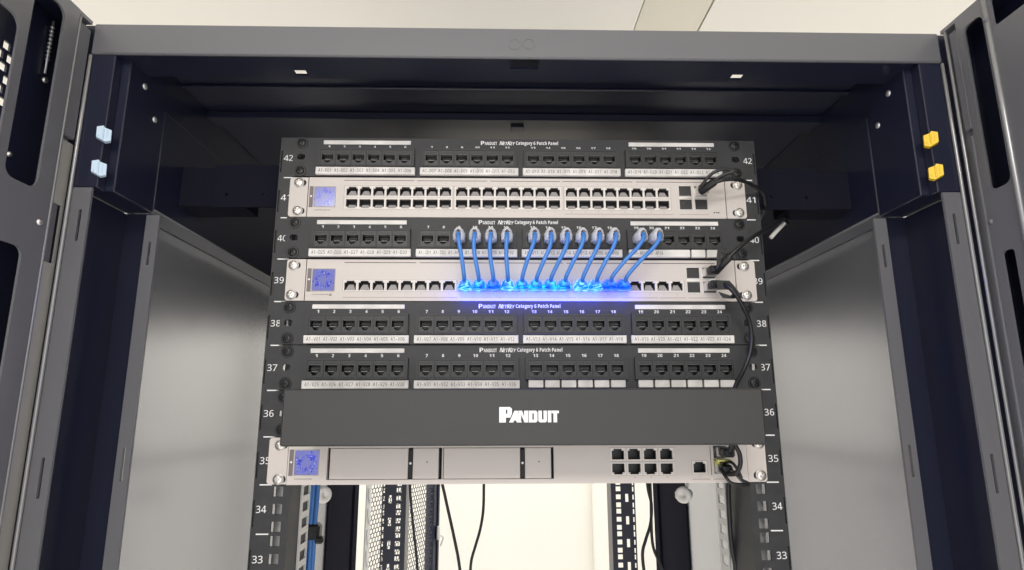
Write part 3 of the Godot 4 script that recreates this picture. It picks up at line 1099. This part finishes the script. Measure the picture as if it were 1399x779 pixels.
func switch_24() -> void:
	var t := device("network_switch", "cream switch with a single port row glowing blue where the blue cables end", 3, 2.0)
	var Z := 2.6
	var holes := []
	var xs := []
	for g in 3:
		for i in 8:
			xs.append([-175.9, -58.6, 58.8][g] + i * 14.35)
	for x in xs:
		holes.append([x - 6.02, x + 6.02, 11.3, 21.34])
	for x in [176.6, 193.2]:
		holes.append([x - 6.6, x + 6.6, 24.6, 35.8])
		holes.append([x - 6.6, x + 6.6, 9.4, 20.6])
	var s := nb()
	plate(s, -221.0, 220.6, 0.4, 43.6, 0.2, Z, holes)
	part("faceplate", s, M.cream_metal, t)
	for x in xs:
		part("port", port_up, null, t, V(x, 16.32, Z))
	for x in [176.6, 193.2]:
		for y in [30.2, 15.0]:
			part("transceiver_cage", cage_mesh, null, t, V(x, y, Z))
	s = nb()
	box(s, 169.7, 183.6, 21.4, 23.8, Z, Z + 0.4, 0.1)
	box(s, 186.2, 200.2, 21.4, 23.8, Z, Z + 0.4, 0.1)
	part("cage_strip", s, M.steel, t)
	for a in [[-183, -109.5], [-106, -32.4], [-28.6, 42], [45.4, 121], [124.6, 200]]:
		groove(t, a[0], a[1], 40.3, Z, true, 0.7)
	for a in [[-183, -66], [-64, 54.6], [56.6, 139], [141, 168], [171, 200.4]]:
		groove(t, a[0], a[1], 4.0, Z, false, 0.8)
	for a in [[-183.6, -67.2], [-66.4, 50.2], [51.0, 167.2]]:
		for y in [10.0, 22.2]: groove(t, a[0], a[1], y, Z, false, 0.35)
		for x in [a[0], a[1]]:
			s = nb()
			box(s, x - 0.2, x + 0.2, 10.2, 22.0, Z - 0.1, Z + 0.08)
			part("groove", s, M.shade_line, t)
	var st := nt()
	for i in 24:
		text_into(st, str(i + 1), sans, xs[i], 7.2, Z + 0.02, 1.3)
	printed("port_numbers", st, M.print_faint, t)
	s = nb()
	plate(s, -196.5, -194.3, 5.6, 7.8, Z, Z + 0.05, [[-195.9, -194.9, 6.2, 7.2]])
	part("small_print", s, M.print_grey, t)
	screen(t, -203.2, 22.0, Z, 12, 22.5)
	ears(t, 222.0, 241.4, -1, [37.2, 6.6], 2.0)
	ears(t, 221.6, 242.0, 1, [37.4, 6.9], 2.0)
	body(t, 290)

func gateway() -> void:
	var t := device("gateway_appliance", "cream gateway with two blank drive bays at the bottom of the stack", 7, -1.8)
	t.set_meta("category", "network gateway")
	var Z := 4.6
	var holes := []
	var xs := [95.2, 110.8, 126.5, 142.3]
	for x in xs:
		holes.append([x - 6.02, x + 6.02, 22.2, 32.24])
		holes.append([x - 6.02, x + 6.02, 8.4, 18.44])
	holes.append([174.2 - 6.02, 174.2 + 6.02, 9.7, 19.74])
	holes.append([-184.6, -75.0, 4.6, 34.0])
	holes.append([-74.0, 32.8, 4.6, 34.0])
	for y in [[23.4, 34.6], [8.6, 19.8]]:
		holes.append([188.2, 201.4, y[0], y[1]])
	var s := nb()
	plate(s, -222.0, 221.0, 0.2, 44.0, 0.2, Z, holes)
	part("faceplate", s, M.cream_metal, t)
	for x in xs:
		part("port", dark_up, null, t, V(x, 27.22, Z))
		part("port", dark_down, null, t, V(x, 13.42, Z))
	part("port", dark_up, null, t, V(174.2, 14.72, Z))
	for b in [[-182.2, -78.2, -105.2], [-73.4, 30.2, 2.6]]:
		s = nb()
		box(s, b[0], b[2] - 2.3, 5.0, 33.6, -6, Z - 0.3, 0.5)
		box(s, b[2] + 2.3, b[1], 5.0, 33.6, -6, Z - 0.3, 0.5)
		var d := part("drive_bay_door", s, M.cream_metal, t)
		s = nb()
		box(s, b[2] - 2.1, b[2] + 2.1, 5.6, 32.6, -6, Z - 0.9, 0.6)
		part("latch_bar", s, M.cavity_black, d)
		s = nb()
		lathe(s, [[1.2, 0.0], [1.1, 0.5], [0.0, 0.6]], 12, Transform3D(Basis(), Vector3(b[2], 19.4, Z - 0.9)))
		part("indicator", s, M.print_white, d)
		s = nb()
		lathe(s, [[0.7, 0.0], [0.6, 0.08], [0.0, 0.1]], 10, Transform3D(Basis(), Vector3(b[2] + 16, 20.6, Z - 0.3)))
		part("pinhole", s, M.print_grey, d)
	s = nb()
	box(s, -186, 34, 3.5, 36, -9, -6.5)
	part("bay_backing", s, M.cavity_black, t)
	for y in [7.4, 20.3, 33.3]:
		groove(t, 86.4, 150.6, y, Z, false, 0.35)
	for x in [166.6, 181.8]:
		s = nb()
		box(s, x - 0.2, x + 0.2, 8.6, 20.8, Z - 0.1, Z + 0.08)
		part("groove", s, M.shade_line, t)
	for y in [8.4, 21.0]: groove(t, 166.6, 181.8, y, Z, false, 0.35)
	s = nb()
	box(s, 185.2, 185.8, 7.0, 34.4, Z - 0.1, Z + 0.08)
	part("groove", s, M.groove, t)
	for y in [29.0, 14.2]:
		part("transceiver_cage", cage_mesh, null, t, V(194.8, y, Z))
	s = nb()
	box(s, 187.8, 201.8, 20.4, 22.8, Z, Z + 0.4, 0.1)
	part("cage_strip", s, M.steel, t)
	s = nb()
	for i in 8:
		box(s, 166.4 + i * 2.2, 168.0 + i * 2.2, 3.1, 4.1, Z, Z + 0.05)
	for i in 5:
		box(s, 187.4 + i * 2.2, 189.0 + i * 2.2, 3.1, 4.1, Z, Z + 0.05)
	for x in xs:
		box(s, x - 0.5, x + 0.5, 5.3, 6.3, Z, Z + 0.05)
	box(s, 173.4, 175.0, 5.8, 6.3, Z, Z + 0.05)
	part("small_print", s, M.print_faint, t)
	screen(t, -204.0, 20.6, Z, 23, 22.6)
	ears(t, 223.2, 241.6, -1, [36.8, 5.2], -1.8)
	ears(t, 222.2, 240.6, 1, [36.8, 6.6], -1.8)
	body(t, 300)

func cable_manager() -> void:
	var t := thing("cable_manager", "matte black blank cable cover with raised white PANDUIT lettering", "cable manager", V(0, -U * 6, 0))
	var s := nb()
	box(s, -204.6, 204.6, -4.2, 43.2, 82, 86, 1.4)
	part("cover", s, M.cover_black, t)
	s = nb()
	box(s, -203, 203, 39.4, 41.4, 8, 81.9)
	box(s, -203, 203, -2.4, -0.4, 8, 81.9)
	part("duct_wall", s, M.cover_black, t)
	for sx in [-1.0, 1.0]:
		var mir := Transform3D(Basis(Vector3(sx, 0, 0), Vector3(0, 1, 0), Vector3(0, 0, 1)), Vector3.ZERO)
		s = nb()
		plate(s, 190, 241, 0.4, 44, 0.4, 2.6, [[233.6, 236.4, 19.5, 25.0, 1.2]], mir)
		part("bracket", s, M.rail_paint, t)
		screws(t, screw_black, [[sx * 232.6, 6.35, 3.2], [sx * 232.6, 38.1, 3.2]])
	s = nb()
	box(s, -190, 190, 0.4, 44, 0.4, 2.6)
	part("back_plate", s, M.rail_paint, t)
	# raised lettering, drawn letter by letter
	s = nb()
	var z0 := 86.0
	var z1 := 87.0
	var L := 14.9     # baseline
	var h := 9.7
	var X := -21.9
	prism(s, [[X, L], [X, L + 12.8], [X + 9.0, L + 12.8], [X + 10.8, L + 11.4], [X + 10.8, L + 7.2], [X + 9.3, L + 4.0], [X + 5.6, L + 4.0], [X + 5.6, L + 7.2], [X + 6.9, L + 7.2], [X + 6.9, L + 10.6], [X + 5.6, L + 10.6], [X + 5.6, L]], z0, z1)
	X = -13.6
	prism(s, [[X, L], [X + 4.6, L + h], [X + 7.2, L + h], [X + 10.8, L], [X + 6.6, L], [X + 6.0, L + 1.6], [X + 4.2, L + 1.6], [X + 3.6, L]], z0, z1)
	X = -5.8
	prism(s, [[X, L + h], [X + 3.2, L + h], [X + 5.0, L + 4.6], [X + 5.0, L + h], [X + 8.2, L + h], [X + 8.2, L], [X + 5.2, L], [X + 2.4, L + 6.6], [X + 2.4, L]], z0, z1)
	X = 3.0
	prism(s, [[X, L], [X, L + h], [X + 3.1, L + h], [X + 3.1, L]], z0, z1)
	prism(s, [[X + 3.1, L + h], [X + 6.2, L + h], [X + 7.4, L + 8.4], [X + 7.4, L + 1.3], [X + 6.2, L], [X + 3.1, L], [X + 3.1, L + 2.2], [X + 4.4, L + 2.2], [X + 4.4, L + 7.5], [X + 3.1, L + 7.5]], z0, z1)
	X = 11.2
	prism(s, [[X, L + h], [X + 3.0, L + h], [X + 3.0, L + 2.4], [X + 4.4, L + 2.4], [X + 4.4, L + h], [X + 7.2, L + h], [X + 7.2, L + 1.2], [X + 6.0, L], [X + 1.2, L], [X, L + 1.2]], z0, z1)
	X = 19.2
	prism(s, [[X, L], [X, L + h], [X + 2.9, L + h], [X + 2.9, L]], z0, z1)
	X = 22.4
	prism(s, [[X, L + h], [X + 6.2, L + h], [X + 6.2, L + h - 2.2], [X + 4.6, L + h - 2.2], [X + 4.6, L], [X + 1.6, L], [X + 1.6, L + h - 2.2], [X, L + h - 2.2]], z0, z1)
	part("lettering", s, M.print_white, t)

# ------------------------------------------------------------------ cables
func blue_patch_cables() -> void:
	var tops := [-63.7, -47.5, -31.3, -15.1, 12.6, 28.8, 45.0, 61.2, 77.4, 93.6, 121.4, 137.6]
	var ordinal := ["leftmost", "second from left", "third from left", "fourth from left", "fifth from left", "sixth from left", "seventh from left", "eighth from left", "ninth from left", "tenth from left", "left one of the two slanting far right", "rightmost, slanting,"]
	for i in 12:
		var xb: float = [-56.6, 60.8][0 if i < 8 else 1] + (i if i < 8 else i - 8) * 14.35
		var xt: float = tops[i] + 0.8
		var lab: String = "blue patch cable, %s of the twelve above the lit port row" % ordinal[i]
		if i == 10 or i == 11:
			lab = "blue patch cable, %s of the twelve on the lit switch" % ("left of the two slanting ones" if i == 10 else "rightmost and most slanting")
		var t := thing("blue_patch_cable", lab, "patch cable", V(xb, -117, 0), "blue patch cables from panel to switch")
		var dx := xt - xb
		var dy := 117.0 - 68.4
		var jig := rng.randf_range(-1.5, 1.5)
		var s := nb(true)
		var sag := rng.randf_range(-1.2, 1.2)
		tube(s, smooth_path([Vector3(dx, dy, 12), Vector3(dx, dy + 0.5, 21), Vector3(dx, dy - 1.0, 29), Vector3(dx * 0.98 + jig * 0.3, dy - 6.5, 33.0), Vector3(dx * 0.8 + jig, dy * 0.66, 34 + sag), Vector3(dx * 0.45 + jig, dy * 0.42, 33.5 + sag), Vector3(dx * 0.14 + jig * 0.4, 9.5, 31), Vector3(0, 3.5, 27.5), Vector3(0, 0.4, 20), Vector3(0, 0, 8)], 5), 2.05, 12)
		part("cord", s, M.cable_blue, t)
		var up := part("boot", boot_mesh, M.clear_boot, t, V(dx, dy - 0.6, 13))
		part("plug", plug_shell, M.clear_boot, t, V(dx, dy, 8.5))
		up.rotation.x = 0.12
		up.scale = Vector3(0.96, 1.28, 1.0)
		var k: int = 0 if i == 2 or i >= 10 else (2 if i in [0, 3, 8, 9] else 1)
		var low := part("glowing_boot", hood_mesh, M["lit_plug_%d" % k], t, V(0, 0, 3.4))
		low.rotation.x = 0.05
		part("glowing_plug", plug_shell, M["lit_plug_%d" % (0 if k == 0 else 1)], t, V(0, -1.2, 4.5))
		var l := OmniLight3D.new()
		l.name = "port_light"
		l.light_color = Color(0.08, 0.16, 1.0)
		l.light_energy = 0.001 if i != 10 else 0.0002
		l.light_size = 0.004
		l.omni_range = 3.0
		l.omni_attenuation = 2.0
		l.shadow_enabled = true
		l.position = V(0, -8.6, 7.5)
		t.add_child(l, true)

func cord(t: Node3D, pts: Array, r: float, m: Material, called := "cord", per := 6) -> void:
	var s := nb(true)
	tube(s, smooth_path(pts, per), r, 12)
	part(called, s, m, t)

func plug_body(t: Node3D, at: Vector3, tilt: float, len_: float) -> void:
	var s := nb()
	var xf := Transform3D(Basis(Vector3(0, 0, 1), tilt), at)
	box(s, -6.2, 6.2, -4.4, 4.4, -10, 6, 0.6, xf)
	part("metal_plug", s, M.steel, t)
	s = nb()
	box(s, -5.4, 5.4, -4.0, 4.0, 6.05, len_, 1.6, xf)
	part("plug_grip", s, M.cable_black, t)

func strap(t: Node3D, pts: Array, r: float) -> void:
	var s := nb(true)
	tube(s, smooth_path(pts, 5), r, 8, 0.45)
	part("pull_tab", s, M.cable_black, t)

func black_cables() -> void:
	var t := thing("uplink_cable", "black uplink cable with a looped pull tab leaving the upper switch over its right ear", "network cable")
	plug_body(t, Vector3(192.2, -14.6, 6), 0.1, 17)
	cord(t, [Vector3(189, -17.5, 14), Vector3(190.5, -18.5, 24), Vector3(196, -16.0, 31), Vector3(206, -13.0, 34), Vector3(223.6, -11.5, 30), Vector3(243.7, -12.3, 16), Vector3(257.5, -15.5, 6), Vector3(268, -20, -12), Vector3(276.4, -26, -40), Vector3(280, -40, -110)], 2.0, M.cable_black)
	cord(t, [Vector3(186.8, -20.5, 20), Vector3(190.5, -18.5, 26), Vector3(197, -14.6, 32.5)], 4.2, M.cable_black, "strain_relief")
	strap(t, [Vector3(185.5, -18, 26), Vector3(189.0, -11.5, 31), Vector3(195, -6, 34), Vector3(203, -3.0, 36), Vector3(213, -3.0, 36), Vector3(216.6, -4.2, 36), Vector3(209, -6.8, 34), Vector3(202, -9.8, 32), Vector3(198, -15.0, 30)], 1.7)
	t = thing("uplink_cable", "black uplink cable rising from the blue lit switch across the rail to the right", "network cable")
	plug_body(t, Vector3(195.2, -103.2, 6), 0.0, 16)
	cord(t, [Vector3(197, -105.5, 14), Vector3(199.0, -102.0, 25), Vector3(204.4, -95.0, 34), Vector3(215.4, -84.5, 36), Vector3(233.7, -71.4, 30), Vector3(258.7, -56.8, 12), Vector3(278, -44.5, -10), Vector3(300, -31, -38), Vector3(330, -20, -90)], 2.1, M.cable_black)
	cord(t, [Vector3(198, -104.5, 17), Vector3(200.0, -100.5, 27), Vector3(206.5, -93.0, 34.5)], 4.0, M.cable_black, "strain_relief")
	var s := nb()
	prism(s, [[192.6, -106], [194.2, -91], [195.7, -83.6], [209.8, -88.6], [206.4, -96], [202.6, -101], [201.6, -93.6], [203.4, -90.4], [198.6, -88.6], [196.8, -100]], 31.5, 33.0)
	part("pull_tab", s, M.cable_black, t)
	t = thing("uplink_cable", "black uplink cable drooping from the blue lit switch to behind the PANDUIT cover", "network cable")
	plug_body(t, Vector3(195.2, -118.4, 6), 0.0, 16)
	cord(t, [Vector3(197, -118.0, 14), Vector3(201.0, -119.6, 26), Vector3(206.4, -127.3, 33), Vector3(216.7, -142.0, 30), Vector3(225.4, -157.0, 22), Vector3(228.0, -172.5, 18), Vector3(224.4, -189.1, 18), Vector3(215.7, -205.7, 20), Vector3(203.5, -221.4, 28), Vector3(198, -236, 34), Vector3(195.5, -255, 38), Vector3(194.9, -272.2, 40), Vector3(198.4, -281.3, 40), Vector3(199.2, -291.2, 38), Vector3(196.6, -299.0, 33), Vector3(192.5, -301.0, 24), Vector3(190.5, -298.0, 13)], 2.1, M.cable_black)
	s = nb()
	prism(s, [[193.4, -116], [206.4, -116.6], [211.6, -123], [218.6, -133.6], [208.0, -134.6], [199.0, -134.0], [194.8, -127.8], [206.6, -131.8], [208.6, -129.4], [205.0, -125.4], [194.0, -125.6]], 26.5, 28.0)
	part("pull_tab", s, M.cable_black, t)
	t = thing("gateway_cable", "short black cable plug with a looped pull tab at the gateway's right end", "network cable")
	plug_body(t, Vector3(193.2, -297.0, 7), 0.0, 15)
	strap(t, [Vector3(188, -296, 20), Vector3(189, -303, 27), Vector3(193, -308.4, 30), Vector3(202, -309.8, 30), Vector3(209.5, -309.2, 28), Vector3(203.5, -306.0, 28), Vector3(199.6, -301, 26), Vector3(195, -297.0, 24)], 1.8)
	cord(t, [Vector3(193, -292, 14), Vector3(196, -290.0, 24), Vector3(200.0, -296, 28), Vector3(203.4, -304, 28)], 1.4, M.cable_black, "pull_loop")
	s = nb()
	box(s, 186.6, 199.6, -290.6, -288.4, 5.2, 16, 0.5)
	box(s, 186.6, 190.0, -294.6, -288.5, 5.2, 12, 0.5)
	part("latch", s, M.latch_lime, t)
	t = thing("gateway_cable", "black cable plug hanging half hidden behind the lower edge of the PANDUIT cover", "network cable")
	plug_body(t, Vector3(194.4, -281.8, 7), 0.0, 20)
	cord(t, [Vector3(194.6, -281, 22), Vector3(195.0, -276, 32), Vector3(192.0, -262, 38), Vector3(186, -250, 30), Vector3(172, -246, 20)], 3.2, M.cable_black)

	var hang := [
		["thin black cable hanging in front of the perforated rear door", [Vector3(-153, -300, -318), Vector3(-152.2, -352, -320), Vector3(-147, -400, -322), Vector3(-138.1, -466, -322), Vector3(-134, -560, -330)], 1.9],
		["black cable slanting down in front of the left edge of the white wall", [Vector3(-108, -300, -315), Vector3(-106.0, -340, -318), Vector3(-100, -368, -320), Vector3(-86, -425, -322), Vector3(-77.5, -466, -322), Vector3(-66, -560, -330)], 2.2],
		["black cable with a sideways kink hanging alone before the white wall", [Vector3(-43.6, -300, -318), Vector3(-43.8, -352, -320), Vector3(-44.4, -385, -320), Vector3(-48.6, -412, -321), Vector3(-56.0, -437, -322), Vector3(-61.0, -455, -322), Vector3(-62.4, -480, -324), Vector3(-61, -560, -330)], 2.0]]
	for h in hang:
		var o := thing("hanging_cable", h[0], "cable", Vector3.ZERO, "black cables hanging below the gateway")
		cord(o, h[1], h[2], M.cable_black)
	# cables beside the rear right rail
	t = thing("tray_cable", "two black cables twisting down before the white wall beside the rear right rail", "cable")
	cord(t, [Vector3(279, -330, -672), Vector3(284, -400, -676), Vector3(290, -432, -678), Vector3(287, -470, -680), Vector3(276, -500, -680), Vector3(268, -530, -681), Vector3(272, -585, -680), Vector3(276, -640, -678)], 3.2, M.cable_black)
	cord(t, [Vector3(288, -330, -674), Vector3(289, -420, -676), Vector3(288, -505, -676), Vector3(300, -545, -670), Vector3(318, -600, -664), Vector3(330, -660, -660)], 3.0, M.cable_black)
	t = thing("cable_bundle", "bundle of blue network cables tied behind the left front rail", "cable bundle")
	for i in 7:
		var x := -250.5 + (i % 4) * 4.4
		var z := -146.0 - (i / 4) * 5.0
		var w := rng.randf_range(-0.8, 0.8)
		cord(t, [Vector3(x + 1.5, -250, z), Vector3(x + w + 1.0, -335, z), Vector3(x + w * 0.4 + 0.3, -375, z + 1), Vector3(x - w, -410, z), Vector3(x + 0.3, -520, z)], 2.3, M.bundle_blue, "cable", 5)
	s = nb()
	box(s, -253, -231, -390, -372, -157, -140.5, 3.0)
	box(s, -236, -226, -394, -386, -150, -141, 2.0)
	part("tie_wrap", s, M.cable_black, t)
	t = thing("side_cable", "black cable running down beside the right front rail under the gateway", "cable")
	cord(t, [Vector3(216, -312, -40), Vector3(217, -335, -46), Vector3(219, -380, -52), Vector3(226, -430, -55), Vector3(232, -520, -58)], 2.4, M.cable_black)

func loose_things() -> void:
	for a in [[-1.0, 1.0, "upper", "white", M.clip_white], [-1.0, -31.5, "lower", "white", M.clip_white], [1.0, 2.0, "upper", "yellow", M.clip_yellow], [1.0, -30.0, "lower", "yellow", M.clip_yellow]]:
		var t := thing("post_clip", "%s of the two small %s plastic clips on the %s front post" % [a[2], a[3], "left" if a[0] < 0 else "right"], "clip", V(a[0] * 378, a[1], 95), "plastic clips on the front posts")
		var s := nb()
		var xf := Transform3D(Basis(Vector3(0, 1, 0), a[0] * -0.5), Vector3.ZERO)
		var pr := [[-6.6, -6.0], [-2.0, -8.0], [6.0, -4.2], [6.4, 6.2], [1.0, 8.4], [-0.6, 6.4], [-6.2, 5.0]]
		if a[0] < 0:
			for p in pr: p[0] = -p[0]
		for p in pr:
			p[0] *= 0.88
			p[1] *= 0.9
		prism(s, pr, 0.2, 5.5, xf)
		part("clip_body", s, a[4], t)
		s = nb()
		box(s, -1.0, 0.2, -5.0, 5.6, 5.5, 6.4, 0.3, xf)
		box(s, 2.2, 2.9, -3.2, 4.6, 5.4, 5.9, 0.2, xf)
		box(s, -4.6, -3.2, -3.4, -2.0, 5.4, 6.1, 0.3, xf)
		part("rib", s, a[4], t)
	for a in [[-274.0, -360.0, "left"], [247.0, -363.0, "right"]]:
		var t := thing("plastic_knob", "round white plastic knob below the %s end of the gateway" % a[2], "knob", V(a[0], a[1], -300), "white knobs under the gateway")
		var s := nb(true)
		var sx: float = -1.0 if a[0] < 0 else 1.0
		var xf := Transform3D(Basis(Vector3(0, 1, 0), sx * -0.75), Vector3.ZERO)
		lathe(s, [[0.0, 7.4], [3.0, 7.4], [3.4, 8.6], [9.0, 8.6], [11.2, 7.4], [11.8, 3.0], [10.4, 0.0], [7.0, -1.0], [7.0, -12.0], [0.0, -12.0]], 24, xf)
		part("knob_head", s, M.knob_white, t)
		s = nb()
		box(s, -13.6, -8.0, -6.0, 4.0, -4.0, 4.4, 1.2, xf)
		box(s, -2, 2, 10, 34, -10, -6, 0.6, xf)
		part("knob_stem", s, M.knob_white, t)
	var g := thing("cable_tag", "short white tag on the black cable end beside the right rail", "cable tag", V(292, -44, -44))
	var s2 := nb(true)
	tube(s2, [Vector3(9.5, 9.2, 3), Vector3(0, 0, 4), Vector3(-8.6, -8.8, 5)], 2.3, 10)
	part("sleeve", s2, M.knob_white, g)
	cord(g, [Vector3(9.0, 8.8, 3), Vector3(14, 14, 0), Vector3(20, 18, -12), Vector3(28, 20, -36)], 1.7, M.cable_black)
